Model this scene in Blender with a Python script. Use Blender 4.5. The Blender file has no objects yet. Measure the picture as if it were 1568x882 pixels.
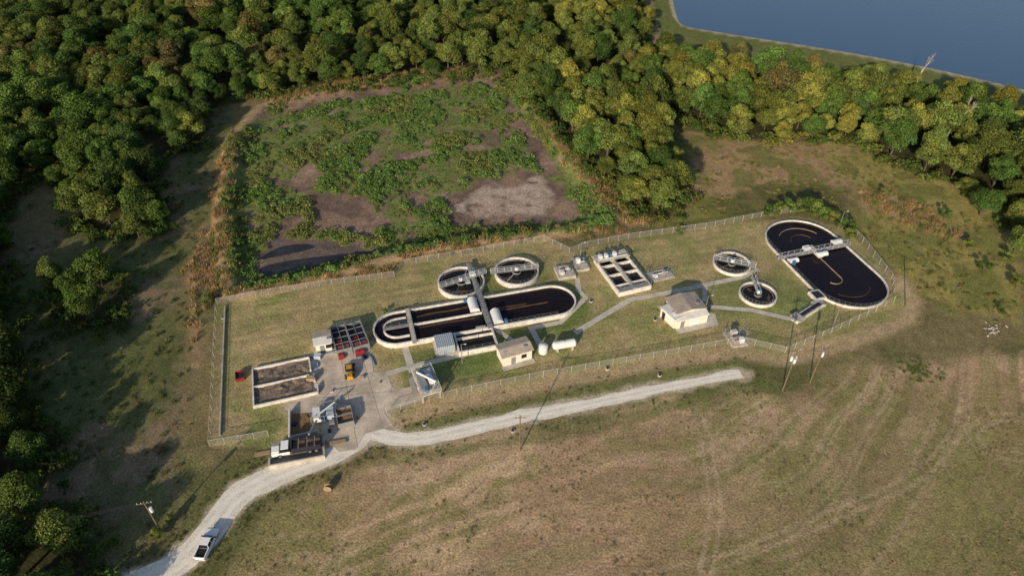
import bpy, math, random
import numpy as np
from mathutils import Matrix, Vector
random.seed(7); RNG=np.random.default_rng(7)
SC=bpy.context.scene
# ------------------------------------------------------------------ survey
CAM_H=110.0; PITCH=math.radians(40.0); FPX=1059.0
cp,sp=math.cos(PITCH),math.sin(PITCH)
def G(u,v,z=0.0):
    """survey coordinate read off the aerial photo -> metres on the level plane z"""
    x=(u-784)/FPX; y=(441-v)/FPX
    k=(CAM_H-z)/(sp-cp*y)
    return (x*k,(cp+sp*y)*k)
def GP(pts,z=0.0): return [G(u,v,z) for u,v in pts]
# ------------------------------------------------------------------ noise
def vnoise(x,y,seed=0):
    x=np.asarray(x,float);y=np.asarray(y,float)
    xi=np.floor(x).astype(np.int64);yi=np.floor(y).astype(np.int64)
    fx=x-xi;fy=y-yi;fx=fx*fx*(3-2*fx);fy=fy*fy*(3-2*fy)
    def h(a,b):
        n=(a*374761393+b*668265263+seed*974711)&0xffffffff
        n=((n^(n>>13))*1274126177)&0xffffffff
        n=(n^(n>>16))&0xffff
        return n/65535.0
    return (h(xi,yi)*(1-fx)+h(xi+1,yi)*fx)*(1-fy)+(h(xi,yi+1)*(1-fx)+h(xi+1,yi+1)*fx)*fy
def fbm(x,y,s,seed=0,o=4):
    t=0;a=1;n=0
    for i in range(o):
        t=t+a*vnoise(x/s+i*17.3,y/s-i*9.1,seed+i);n+=a;a*=.5;s*=.5
    return t/n
def sd(poly,X,Y):
    X=np.asarray(X,float);Y=np.asarray(Y,float)
    d=np.full(X.shape,1e9);ins=np.zeros(X.shape,bool);n=len(poly)
    for i in range(n):
        ax,ay=poly[i];bx,by=poly[(i+1)%n]
        ex,ey=bx-ax,by-ay;L=ex*ex+ey*ey+1e-9
        t=np.clip(((X-ax)*ex+(Y-ay)*ey)/L,0,1)
        d=np.minimum(d,(X-ax-t*ex)**2+(Y-ay-t*ey)**2)
        c=((ay>Y)!=(by>Y))&(X<(bx-ax)*(Y-ay)/((by-ay) if abs(by-ay)>1e-9 else 1e-9)+ax)
        ins^=c
    d=np.sqrt(d);return np.where(ins,d,-d)
def dline(path,X,Y):
    d=np.full(np.shape(X),1e9)
    for (ax,ay),(bx,by) in zip(path[:-1],path[1:]):
        ex,ey=bx-ax,by-ay;L=ex*ex+ey*ey+1e-9
        t=np.clip(((X-ax)*ex+(Y-ay)*ey)/L,0,1)
        d=np.minimum(d,np.hypot(X-ax-t*ex,Y-ay-t*ey))
    return d
def sstep(a,b,x):
    t=np.clip((x-a)/(b-a),0,1);return t*t*(3-2*t)
def smooth_path(p,n=8):
    out=[];P=[p[0]]+list(p)+[p[-1]]
    for i in range(1,len(P)-2):
        a,b,c,d=[np.array(q) for q in P[i-1:i+3]]
        for k in range(n):
            t=k/n
            out.append(tuple(.5*((2*b)+(-a+c)*t+(2*a-5*b+4*c-d)*t*t+(-a+3*b-3*c+d)*t**3)))
    out.append(tuple(p[-1]));return out
# ------------------------------------------------------------------ materials
def newmat(name):
    m=bpy.data.materials.new(name);m.use_nodes=True
    nt=m.node_tree;b=nt.nodes['Principled BSDF'];return m,nt,b
def mat(name,col,rough=.8,metal=0,var=.25,scale=1.5,var2=.15,scale2=9,bump=0,col2=None,spec=.3):
    m,nt,b=newmat(name);N=nt.nodes;L=nt.links
    tc=N.new('ShaderNodeNewGeometry')
    n1=N.new('ShaderNodeTexNoise');n1.inputs['Scale'].default_value=scale;n1.inputs['Detail'].default_value=6;n1.inputs['Roughness'].default_value=.65
    n2=N.new('ShaderNodeTexNoise');n2.inputs['Scale'].default_value=scale2;n2.inputs['Detail'].default_value=4
    L.new(tc.outputs['Position'],n1.inputs['Vector']);L.new(tc.outputs['Position'],n2.inputs['Vector'])
    r=N.new('ShaderNodeMapRange');r.inputs[1].default_value=.35;r.inputs[2].default_value=.65
    L.new(n1.outputs[0],r.inputs[0])
    mx=N.new('ShaderNodeMix');mx.data_type='RGBA'
    c2=col2 or tuple(c*(1-var) for c in col)
    mx.inputs[6].default_value=(*c2,1);mx.inputs[7].default_value=(*col,1)
    L.new(r.outputs[0],mx.inputs[0])
    r2=N.new('ShaderNodeMapRange');r2.inputs[1].default_value=.3;r2.inputs[2].default_value=.7;r2.inputs[3].default_value=1-var2;r2.inputs[4].default_value=1+var2
    L.new(n2.outputs[0],r2.inputs[0])
    mu=N.new('ShaderNodeVectorMath');mu.operation='SCALE'
    L.new(mx.outputs[2],mu.inputs[0]);L.new(r2.outputs[0],mu.inputs['Scale'])
    L.new(mu.outputs[0],b.inputs['Base Color'])
    b.inputs['Roughness'].default_value=rough;b.inputs['Metallic'].default_value=metal
    b.inputs['Specular IOR Level'].default_value=spec
    if bump:
        bp=N.new('ShaderNodeBump');bp.inputs['Strength'].default_value=bump;bp.inputs['Distance'].default_value=.05
        L.new(n2.outputs[0],bp.inputs['Height']);L.new(bp.outputs[0],b.inputs['Normal'])
    return m
M={}
M['conc']=mat('concrete_weathered',(.56,.51,.44),.85,0,.4,.5,.2,6)
M['rim']=mat('concrete_whitewashed',(.74,.70,.64),.8,0,.36,.8,.15,5)
M['concd']=mat('concrete_stained',(.32,.28,.23),.9,0,.4,.6,.2,5)
M['yard']=mat('concrete_yard',(.64,.54,.44),.9,0,.42,.28,.16,3,col2=(.36,.295,.23))
M['path']=mat('footpath_concrete',(.58,.53,.45),.9,0,.3,.5,.12,4)
M['gravel']=mat('limestone_gravel',(.84,.79,.70),.95,0,.15,.35,.16,5,bump=.3)
M['graveld']=mat('limestone_gravel_loose',(.80,.73,.62),.95,0,.22,.5,.2,4,bump=.3)
M['water']=mat('mixed_liquor',(.014,.009,.012),.2,0,.3,.15,.3,2,spec=.14)
M['watg']=mat('clarifier_water',(.015,.014,.014),.18,0,.3,.2,.3,2,spec=.18)
M['pond']=mat('stagnant_pond',(.04,.038,.04),.25,0,.5,.2,.3,1.5,spec=.3)
M['scum']=mat('scum_band',(.13,.07,.035),.7,0,.4,.6,.4,4)
M['steel']=mat('galvanised_steel',(.30,.31,.32),.5,.3,.2,2,.1,8)
M['galv']=mat('fence_rail_galvanised',(.50,.48,.44),.6,0,.2,2,.1,8)
M['grate']=mat('steel_grating',(.30,.30,.30),.6,.1,.3,1.2,.25,12)
M['steelw']=mat('painted_steel_white',(.70,.71,.72),.45,0,.15,2,.08,8)
M['blueg']=mat('ribbed_bluegrey_panel',(.46,.52,.58),.45,0,.15,2,.08,10)
M['blue']=mat('blue_paint',(.05,.17,.36),.5,0,.3,2,.1,8)
M['red']=mat('red_paint',(.33,.03,.03),.55,0,.5,1.5,.2,8)
M['yellow']=mat('yellow_paint',(.55,.30,.03),.45,0,.3,2,.15,8)
M['black']=mat('black_rubber',(.02,.02,.02),.7,0,.3,4,.2,10)
M['dark']=mat('dark_mesh',(.03,.028,.045),.7,0,.4,2,.2,8)
M['carw']=mat('white_car_paint',(.80,.80,.80),.25,0,.04,2,.03,8)
M['glass']=mat('dark_glass',(.015,.02,.025),.08,0,.2,2,.1,8)
M['wallw']=mat('painted_block_wall',(.76,.70,.60),.85,0,.2,1,.1,6)
M['roofb']=mat('brown_shingle_roof',(.48,.40,.32),.9,0,.3,.8,.2,6)
M['roofw']=mat('white_metal_roof',(.74,.72,.68),.45,0,.25,.7,.1,5)
M['roofr']=mat('rusty_metal_roof',(.42,.35,.29),.6,0,.35,.8,.15,6)
M['wood']=mat('weathered_timber',(.20,.14,.09),.9,0,.3,1,.2,8)
M['sludge']=mat('drying_sludge',(.27,.205,.15),.95,0,.6,.8,.4,3,bump=.6,col2=(.07,.055,.05))
M['mudwet']=mat('dirt_pile',(.24,.14,.075),.95,0,.4,1,.3,4,bump=.5)
M['bark']=mat('tree_bark',(.10,.08,.06),.95,0,.3,2,.2,8)
M['deadbark']=mat('bleached_deadwood',(.40,.35,.29),.9,0,.2,2,.2,8)
M['tan']=mat('tan_board',(.36,.26,.16),.8,0,.3,1,.2,8)
M['rock']=mat('limestone_rubble',(.5,.47,.42),.9,0,.3,1,.2,6)
def fence_mat():
    m,nt,b=newmat('chainlink_fabric');N=nt.nodes;L=nt.links
    b.inputs['Base Color'].default_value=(.38,.36,.32,1);b.inputs['Roughness'].default_value=.6
    g=N.new('ShaderNodeNewGeometry');nz=N.new('ShaderNodeTexNoise');nz.inputs['Scale'].default_value=9
    L.new(g.outputs['Position'],nz.inputs['Vector'])
    r=N.new('ShaderNodeMapRange');r.inputs[1].default_value=.35;r.inputs[2].default_value=.65;r.inputs[3].default_value=.08;r.inputs[4].default_value=.32
    L.new(nz.outputs[0],r.inputs[0]);L.new(r.outputs[0],b.inputs['Alpha']);return m
M['chain']=fence_mat()
def leaf_mat(name,objcol):
    m=bpy.data.materials.new(name);m.use_nodes=True;nt=m.node_tree;N=nt.nodes;L=nt.links
    for n in list(N):
        if n.type!='OUTPUT_MATERIAL': N.remove(n)
    out=[n for n in N if n.type=='OUTPUT_MATERIAL'][0]
    at=N.new('ShaderNodeAttribute');at.attribute_name='tint'
    if objcol:
        oi=N.new('ShaderNodeObjectInfo')
        mx=N.new('ShaderNodeMix');mx.data_type='RGBA';mx.blend_type='MULTIPLY';mx.inputs[0].default_value=1
        L.new(oi.outputs['Color'],mx.inputs[6]);L.new(at.outputs['Color'],mx.inputs[7]);c=mx.outputs[2]
    else: c=at.outputs['Color']
    d=N.new('ShaderNodeBsdfDiffuse');t=N.new('ShaderNodeBsdfTranslucent');s=N.new('ShaderNodeMixShader');s.inputs[0].default_value=.25
    L.new(c,d.inputs[0]);L.new(c,t.inputs[0]);L.new(d.outputs[0],s.inputs[1]);L.new(t.outputs[0],s.inputs[2]);L.new(s.outputs[0],out.inputs[0])
    return m
M['leaf']=leaf_mat('tree_foliage',True);M['weed']=leaf_mat('weed_foliage',False)
# ------------------------------------------------------------------ mesh helpers
def np_mesh(name,V,Fq,mats,midx=None,tint=None,smooth=False):
    me=bpy.data.meshes.new(name);V=np.asarray(V,np.float32);Fq=np.asarray(Fq,np.int32);k=Fq.shape[1]
    me.vertices.add(len(V));me.vertices.foreach_set('co',V.ravel())
    me.loops.add(Fq.size);me.loops.foreach_set('vertex_index',Fq.ravel())
    me.polygons.add(len(Fq));me.polygons.foreach_set('loop_start',np.arange(0,Fq.size,k,dtype=np.int32))
    me.polygons.foreach_set('loop_total',np.full(len(Fq),k,np.int32))
    for m in mats: me.materials.append(m)
    if midx is not None: me.polygons.foreach_set('material_index',np.asarray(midx,np.int32))
    if smooth: me.polygons.foreach_set('use_smooth',np.ones(len(Fq),bool))
    me.update(calc_edges=True)
    if tint is not None:
        a=me.color_attributes.new('tint','FLOAT_COLOR','POINT')
        c=np.ones((len(V),4),np.float32);c[:,:3]=tint;a.data.foreach_set('color',c.ravel())
    return me
def link(o,parent=None):
    SC.collection.objects.link(o)
    if parent: o.parent=parent
    return o
def empty(name):
    e=bpy.data.objects.new(name,None);e.empty_display_size=.5;return link(e)
class B:
    def __init__(s): s.V=[];s.F=[];s.I=[];s.mats=[];s.T=Matrix.Identity(4)
    def mi(s,k):
        if k not in s.mats: s.mats.append(k)
        return s.mats.index(k)
    def add(s,vs,fs,k):
        o=len(s.V)
        for v in vs: s.V.append(tuple(s.T@Vector(v)))
        for j,f in enumerate(fs): s.F.append([o+q for q in f]);s.I.append(s.mi(k if isinstance(k,str) else k[j]))
    def box(s,x0,x1,y0,y1,z0,z1,k,tp=0):
        t=tp
        v=[(x0,y0,z0),(x1,y0,z0),(x1,y1,z0),(x0,y1,z0),(x0+t,y0+t,z1),(x1-t,y0+t,z1),(x1-t,y1-t,z1),(x0+t,y1-t,z1)]
        s.add(v,[(3,2,1,0),(4,5,6,7),(0,1,5,4),(1,2,6,5),(2,3,7,6),(3,0,4,7)],k)
    def sheet(s,p,z,k): s.add([(x,y,z) for x,y in p],[tuple(range(len(p)))],k)
    def prof(s,p,y0,y1,k):
        n=len(p)
        s.add([(x,y0,z) for x,z in p]+[(x,y1,z) for x,z in p],[(i,(i+1)%n,n+(i+1)%n,n+i) for i in range(n)]+[tuple(range(n)),tuple(range(2*n-1,n-1,-1))],k)
    def cyl(s,a,b,r,k,r2=None,n=12):
        a=Vector(a);b=Vector(b);d=(b-a).normalized();q=d.orthogonal().normalized();w=d.cross(q);r2=r if r2 is None else r2
        vs=[tuple(a+(q*math.cos(t)+w*math.sin(t))*r) for t in [2*math.pi*i/n for i in range(n)]]
        vs+=[tuple(b+(q*math.cos(t)+w*math.sin(t))*r2) for t in [2*math.pi*i/n for i in range(n)]]
        s.add(vs,[(i,(i+1)%n,n+(i+1)%n,n+i) for i in range(n)]+[tuple(range(n-1,-1,-1)),tuple(range(n,2*n))],k)
    def wall(s,path,w,z0,z1,k,closed=False):
        n=len(path);P=[Vector(p) for p in path];A=[];C=[]
        for i in range(n):
            if closed: a=P[i-1];c=P[(i+1)%n]
            else: a=P[max(i-1,0)];c=P[min(i+1,n-1)]
            d1=(P[i]-a);d2=(c-P[i])
            if d1.length<1e-6:d1=d2
            if d2.length<1e-6:d2=d1
            d1=d1.normalized();d2=d2.normalized();n1=Vector((-d1.y,d1.x));n2=Vector((-d2.y,d2.x));m=(n1+n2)
            m=m.normalized() if m.length>1e-4 else n1
            f=w/2/max(.35,m.dot(n1));A.append(P[i]+m*f);C.append(P[i]-m*f)
        vs=[]
        for i in range(n): vs+=[(*A[i],z0),(*A[i],z1),(*C[i],z1),(*C[i],z0)]
        fs=[]
        for i in range(n if closed else n-1):
            a=4*i;b=4*((i+1)%n)
            fs+=[(a,b,b+1,a+1),(a+1,b+1,b+2,a+2),(a+2,b+2,b+3,a+3)]
        if not closed: fs+=[(0,1,2,3),(4*n-4,4*n-1,4*n-2,4*n-3)]
        s.add(vs,fs,k)
    def rail(s,path,z,k='steel',h=1.05,step=1.8,r=.022,closed=False):
        P=[Vector(p) for p in path]
        if closed:P.append(P[0])
        for a,b in zip(P[:-1],P[1:]):
            L=(b-a).length
            for hh in (h,h*.5): s.cyl((*a,z+hh),(*b,z+hh),r,k,n=4)
            m=max(1,int(round(L/step)))
            for i in range(m): 
                q=a+(b-a)*(i/m);s.cyl((*q,z),(*q,z+h),r,k,n=4)
        q=P[-1];s.cyl((*q,z),(*q,z+h),r,k,n=4)
    def done(s,name,parent=None,bevel=0):
        me=bpy.data.meshes.new(name);me.from_pydata(s.V,[],s.F)
        for k in s.mats: me.materials.append(M[k])
        me.polygons.foreach_set('material_index',np.array(s.I,np.int32));me.update()
        import bmesh
        bm=bmesh.new();bm.from_mesh(me);bmesh.ops.recalc_face_normals(bm,faces=bm.faces);bm.to_mesh(me);bm.free()
        o=bpy.data.objects.new(name,me);link(o,parent)
        if bevel:
            md=o.modifiers.new('bevel','BEVEL');md.width=bevel;md.segments=2;md.limit_method='ANGLE'
        return o
def circ(c,r,n=40,a0=0,a1=2*math.pi,full=True):
    return [(c[0]+r*math.cos(a0+(a1-a0)*i/(n if full else n-1)),c[1]+r*math.sin(a0+(a1-a0)*i/(n if full else n-1))) for i in range(n)]
def stadium(p0,p1,r,n=18):
    a=math.atan2(p1[1]-p0[1],p1[0]-p0[0])
    return circ(p1,r,n,a-math.pi/2,a+math.pi/2,False)+circ(p0,r,n,a+math.pi/2,a+1.5*math.pi,False)
def rect(A,Bp,C,z=0):
    a=Vector(G(*A,z));b=Vector(G(*Bp,z));c=Vector(G(*C,z));d=(b-a);L=d.length;d/=L;n=Vector((-d.y,d.x));W=(c-b).dot(n)
    T=Matrix(((d.x,n.x,0,a.x),(d.y,n.y,0,a.y),(0,0,1,0),(0,0,0,1)));return T,L,W
def frame(A,Bp,z=0):
    T,L,W=rect(A,Bp,Bp,z);return T
# ------------------------------------------------------------------ ground regions
lagoon=GP([(365,215),(410,165),(520,135),(640,118),(770,112),(800,150),(870,250),(925,330),(840,352),(700,368),(600,388),(500,414),(385,440),(365,440),(352,330)])
mud_outlines=[
 [(465,292),(560,300),(605,345),(560,368),(480,350)],
 [(400,360),(560,368),(590,392),(500,415),(400,432),(380,424)],
 [(690,306),(725,276),(800,258),(850,272),(887,330),(800,342),(700,350),(672,332)],
 [(430,160),(560,138),(700,122),(772,114),(778,128),(700,133),(560,149),(440,172)],
 [(770,168),(815,192),(855,264),(840,270),(800,225)],
 [(595,235),(655,229),(668,239),(612,251)]]
muds=[GP(p,-1.2) for p in mud_outlines]
lightmud=GP([(712,310),(760,284),(820,280),(848,308),(805,328),(730,332)],-1.2)
def hz(x,y):
    s=sd(lagoon,x,y)
    return .9*sstep(-5.5,-2.6,s)*sstep(1.2,-1.8,s)-1.25*sstep(-.8,3.2,s)
lawn=GP([(333,465),(600,420),(620,405),(740,385),(835,368),(870,387),(960,365),(1165,335),(1290,345),(1320,375),(1385,440),(1395,475),(1290,520),(1200,548),(1135,532),(1000,552),(830,584),(700,612),(600,640),(560,690),(322,683)])
dries=[GP(p) for p in ([(336,250),(355,190),(362,300),(352,450),(332,462),(318,440),(330,340)],
 [(410,150),(520,122),(700,103),(742,108),(700,120),(520,136),(420,164)],
 [(835,185),(870,230),(930,270),(975,325),(1005,345),(945,345),(885,270),(825,200)],
 [(1340,290),(1420,322),(1480,372),(1400,350),(1320,305)],
 [(330,455),(600,408),(640,385),(800,362),(960,345),(960,360),(835,364),(740,381),(620,401),(600,415),(333,461)],
 [(285,430),(312,345),(322,400),(305,470),(300,560),(290,480)])]
F1=GP([(-300,-80),(978,-80),(990,30),(985,58),(900,72),(860,85),(760,98),(640,106),(520,118),(420,130),(340,140),(305,160),(300,210),(245,222),(225,262),(248,335),(200,352),(118,335),(100,280),(50,250),(0,300),(-15,420),(-300,420)],4)
F2=GP([(68,400),(165,395),(182,470),(78,478)],6)
F3=GP([(-300,400),(-15,400),(0,500),(15,570),(45,610),(58,670),(35,710),(-300,710)],7)
F4=GP([(-300,730),(55,745),(108,772),(125,830),(120,990),(-300,990)],7)
F5=GP([(740,85),(870,75),(985,62),(1030,150),(1015,210),(1035,250),(1052,290),(1045,312),(975,315),(940,275),(895,235),(855,188),(805,135)],3)
F6=GP([(990,62),(1120,92),(1280,112),(1400,132),(1568,178),(1850,235),(1850,430),(1568,350),(1540,295),(1450,262),(1350,234),(1320,202),(1180,208),(1080,188),(1020,160)],3)
forests=[F1,F2,F3,F4,F5,F6]
lakep=GP([(1030,-250),(1030,0),(1036,25),(1048,40),(1100,50),(1280,78),(1400,100),(1568,138),(1850,215),(2600,400),(2600,-250)])
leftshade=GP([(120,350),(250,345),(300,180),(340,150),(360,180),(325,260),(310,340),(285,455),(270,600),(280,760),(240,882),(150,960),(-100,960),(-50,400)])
meadow=GP([(1050,200),(1180,210),(1320,205),(1400,250),(1500,300),(1568,345),(1568,500),(1480,480),(1400,450),(1340,380),(1290,330),(1170,325),(1000,350),(1060,320)])
field=GP([(560,720),(640,690),(800,655),(1130,590),(1200,610),(1300,560),(1568,540),(2300,560),(2300,1400),(150,1400),(330,882),(420,770)])
road_main=smooth_path(GP([(120,930),(240,880),(285,852),(325,808),(358,765),(400,738),(450,716),(505,695),(545,672),(575,640)]))
road_east=smooth_path(GP([(560,655),(590,668),(640,672),(700,660),(800,638),(900,618),(1000,597),(1070,583),(1135,572)]))
yard=GP([(462,562),(485,535),(510,533),(566,528),(572,570),(592,570),(600,592),(612,598),(588,630),(602,652),(560,664),(545,688),(520,692),(490,665),(498,640),(436,628),(440,615),(478,603)])
def veg_mask(X,Y):
    n=fbm(X,Y,9,31,4);m=sstep(.26,.37,n)
    ins=sstep(-1.0,1.0,sd(lagoon,X,Y)+(n-.5)*3)
    for p in muds: m=m*(1-sstep(-1.2,1.2,sd(p,X,Y)-.2+(fbm(X,Y,4.5,77,3)-.5)*8))
    band=GP([(378,438),(500,412),(600,386),(700,366),(900,347),(930,335)])
    b2=sstep(3.0,1.6,dline(band,X,Y)+(n-.5)*3)
    l2=sstep(3.8,2.2,dline(GP([(362,220),(362,330),(375,430)]),X,Y)+(n-.5)*3)
    r2=sstep(2.5,1.2,dline(GP([(780,130),(870,255),(925,335)]),X,Y)+(n-.5)*3)
    return np.clip(np.maximum(np.maximum(m*ins,b2),np.maximum(l2,r2)),0,1)
# ------------------------------------------------------------------ ground sheet
def axis(lo,hi,st,l2,h2,st2,far,ng=16):
    a=np.arange(lo,hi,st);b=np.arange(hi,h2,st2);c=np.arange(l2,lo,st2)
    gp=h2+(far-h2)*(np.linspace(0,1,ng+1)[1:]**2.2);gm=l2-(far+l2)*(np.linspace(0,1,ng+1)[1:]**2.2)
    return np.unique(np.round(np.concatenate([gm,c,a,b,gp]),3))
xs=axis(-150,180,.5,-300,340,3.0,3500);ys=axis(15,240,.5,-60,520,3.0,3500)
X,Y=np.meshgrid(xs,ys);nx,ny=len(xs),len(ys)
def mixc(C,col,m): return C*(1-m[...,None])+np.array(col)*m[...,None]
def full(c): return np.zeros(X.shape+(3,))+np.array(c)
n1=fbm(X,Y,30,1,5);n2=fbm(X,Y,8,2,4);n3=fbm(X,Y,2.5,3,3);n4=fbm(X,Y,60,9,4);n5=fbm(X,Y,4,404,3)
C=full((.20,.165,.08))
C=mixc(C,(.13,.13,.052),sstep(.45,.6,n1))
ra=Vector(G(700,662));rb=Vector(G(1130,575));rd=(rb-ra).normalized()
U=(X-ra.x)*rd.x+(Y-ra.y)*rd.y;W=-(X-ra.x)*rd.y+(Y-ra.y)*rd.x
W2=W-np.where(U>30,(U-30)**2*.006,0)+np.where(U<0,(U)**2*.002,0)+(fbm(X,Y,25,14,2)-.5)*9
sw=vnoise(U/22+3,W2/1.3,21);sw2=vnoise(U/60,W2/4.0,22);sw3=vnoise(U/7,W2/.8,23)
fm=sstep(-2,2,sd(field,X,Y)+(n2-.5)*6)
grn=np.clip(sstep(.44,.61,.28*n1+.12*sw2+.16*sw+.22*n3+.22*n5),0,1)
FC=mixc(full((.49,.345,.21)),(.25,.21,.095),grn)
FC=mixc(FC,(.58,.43,.29),sstep(.55,.8,sw3)*.4*(1-grn))
FC=mixc(FC,(.36,.24,.145),sstep(.5,.62,fbm(X,Y,14,505,5))*.6)
FC=mixc(FC,(.18,.17,.07),sstep(.50,.64,n4)*.5)
FC=mixc(FC,(.20,.185,.072),sstep(.58,.78,vnoise(U/45+7,W2/3.2,808))*.45)
ph=np.abs(((W2/6.5)%1)-.5)*6.5
FC=mixc(FC,(.57,.43,.30),sstep(.55,.15,np.abs(ph-.8))*sstep(.5,.7,vnoise(U/30,W2/6.5,909))*.22)
FC=FC*(.87+.26*sw2)[...,None]
tr=smooth_path(GP([(1070,640),(1085,700),(1095,790),(1075,900)]));d=dline(tr,X,Y)
FC=mixc(FC,(.55,.42,.30),sstep(.5,.2,np.abs(d-.9))*.30)
tr=smooth_path(GP([(1080,870),(1250,800),(1400,730),(1470,650),(1480,560)]));d=dline(tr,X,Y);FC=mixc(FC,(.5,.38,.26),sstep(.6,.2,np.abs(d-.9))*.3)
tr=smooth_path(GP([(640,720),(560,800),(480,900)]));d=dline(tr,X,Y);FC=mixc(FC,(.5,.38,.26),sstep(.6,.2,np.abs(d-.9))*.3)
tr=smooth_path(GP([(1568,700),(1510,690),(1490,665),(1520,640),(1568,640)]));d=dline(tr,X,Y);FC=mixc(FC,(.5,.38,.26),sstep(.6,.2,np.abs(d-.9))*.3)
C=C*(1-fm[...,None])+FC*fm[...,None]
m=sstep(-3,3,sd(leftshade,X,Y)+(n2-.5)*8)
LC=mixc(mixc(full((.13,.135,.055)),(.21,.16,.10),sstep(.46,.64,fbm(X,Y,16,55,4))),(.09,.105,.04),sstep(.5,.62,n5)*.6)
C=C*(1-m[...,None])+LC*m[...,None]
m=sstep(-2,2,sd(meadow,X,Y)+(n2-.5)*8)
MC=mixc(full((.29,.245,.085)),(.33,.23,.125),sstep(.48,.62,n1));MC=mixc(MC,(.15,.16,.05),sstep(.45,.60,n2)*.75)
MC=mixc(MC,(.10,.10,.04),sstep(-3,3,sd(GP([(1100,305),(1180,282),(1300,288),(1315,322),(1180,328),(1100,322)]),X,Y)+(n2-.5)*8)*.7)
C=C*(1-m[...,None])+MC*m[...,None]
m=sstep(-.6,.6,sd(lawn,X,Y))
LW=mixc(full((.345,.285,.135)),(.21,.22,.08),sstep(.40,.58,.5*n1+.3*n2+.2*n3))
LW=mixc(LW,(.44,.32,.18),sstep(.52,.68,fbm(X,Y,5,61,4))*.55)
wet=GP([(600,540),(780,505),(860,490),(885,440),(905,470),(850,520),(700,590),(620,610),(600,570)])
LW=mixc(LW,(.12,.165,.05),sstep(-2,3,sd(wet,X,Y)+(n2-.5)*6)*.85)
wet=GP([(1060,440),(1210,400),(1270,480),(1210,500),(1090,490)]);LW=mixc(LW,(.17,.20,.07),sstep(-3,4,sd(wet,X,Y)+(n2-.5)*8)*.75)
LW=LW*(.86+.28*vnoise(U/20,W/1.2,71))[...,None]
C=C*(1-m[...,None])+LW*m[...,None]
st=GP([(600,648),(700,618),(830,590),(1000,558),(1130,540),(1200,552),(1300,525),(1390,490),(1400,460),(1380,430)]);
C=mixc(C,(.54,.39,.24),sstep(3.0,.6,dline(st,X,Y)+(n3-.5)*2)*.6)
st=GP([(640,655),(760,632),(900,600),(1000,580),(1130,560)]);C=mixc(C,(.16,.18,.062),sstep(2.6,.8,dline(st,X,Y)+(n3-.5)*2.5)*.65)
st=GP([(600,705),(760,680),(900,650),(1050,615),(1180,590)]);C=mixc(C,(.14,.155,.055),sstep(2.8,.6,dline(st,X,Y)+(n2-.5)*4)*.65)
sl_=sd(lagoon,X,Y)
C=mixc(C,(.36,.25,.15),sstep(-5.5,-3,sl_+(n3-.5)*2)*sstep(1.5,-1,sl_)*.75)
for p in dries:
    C=mixc(C,(.34,.225,.125),sstep(-1.5,2,sd(p,X,Y)+(n2-.5)*5)*.85)
m=sstep(-1,1.5,sl_+(n3-.5)*2)
LG=mixc(full((.25,.17,.125)),(.165,.115,.09),sstep(.45,.6,n2))
LG=mixc(LG,(.32,.225,.165),sstep(.55,.75,fbm(X,Y,12,81,4))*.7)
LG=mixc(LG,(.13,.105,.095),sstep(-1,4,sd(muds[1],X,Y)+(n2-.5)*5)*.8)
LG=mixc(LG,(.50,.40,.32),sstep(-1.5,2,sd(lightmud,X,Y)+(n2-.5)*14)*.7*sstep(.3,.5,n3+.15))
C=C*(1-m[...,None])+LG*m[...,None]
vm=veg_mask(X,Y);C=mixc(C,(.155,.19,.055),vm*sstep(.20,.44,n5)*.9)
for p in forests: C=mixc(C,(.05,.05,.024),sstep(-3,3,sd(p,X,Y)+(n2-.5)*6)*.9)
ds=dline(lakep[1:9],X,Y);C=mixc(C,(.14,.165,.055),sstep(22,14,ds)*.85);C=mixc(C,(.48,.41,.3),sstep(2.6,1.2,ds)*.7)
tk=GP([(985,-60),(990,0),(1000,45),(1010,70)]);C=mixc(C,(.28,.21,.14),sstep(3.5,2,dline(tk,X,Y))*.9)
C=mixc(C,(.62,.53,.40),sstep(3.9,2.3,dline(road_main,X,Y)+(n3-.5)*2.4)*.75)
C=mixc(C,(.58,.49,.36),sstep(2.8,1.2,dline(road_east,X,Y)+(n3-.5)*2.6)*.75)
C=mixc(C,(.48,.40,.28),sstep(-.5,1.0,sd(GP([(1120,500),(1148,498),(1150,535),(1118,532)]),X,Y)+(n3-.5)*2)*.7)
C=mixc(C,(.46,.37,.25),sstep(-2.2,0,sd(yard,X,Y)+(n3-.5)*3)*.7)
C*=(.78+.44*n3)[...,None]
V=np.stack([X,Y,hz(X,Y)+np.where(sl_>0,(n3-.5)*.12,0)],-1).reshape(-1,3)
idx=np.arange(nx*ny).reshape(ny,nx)
Fq=np.stack([idx[:-1,:-1],idx[:-1,1:],idx[1:,1:],idx[1:,:-1]],-1).reshape(-1,4)
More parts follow.
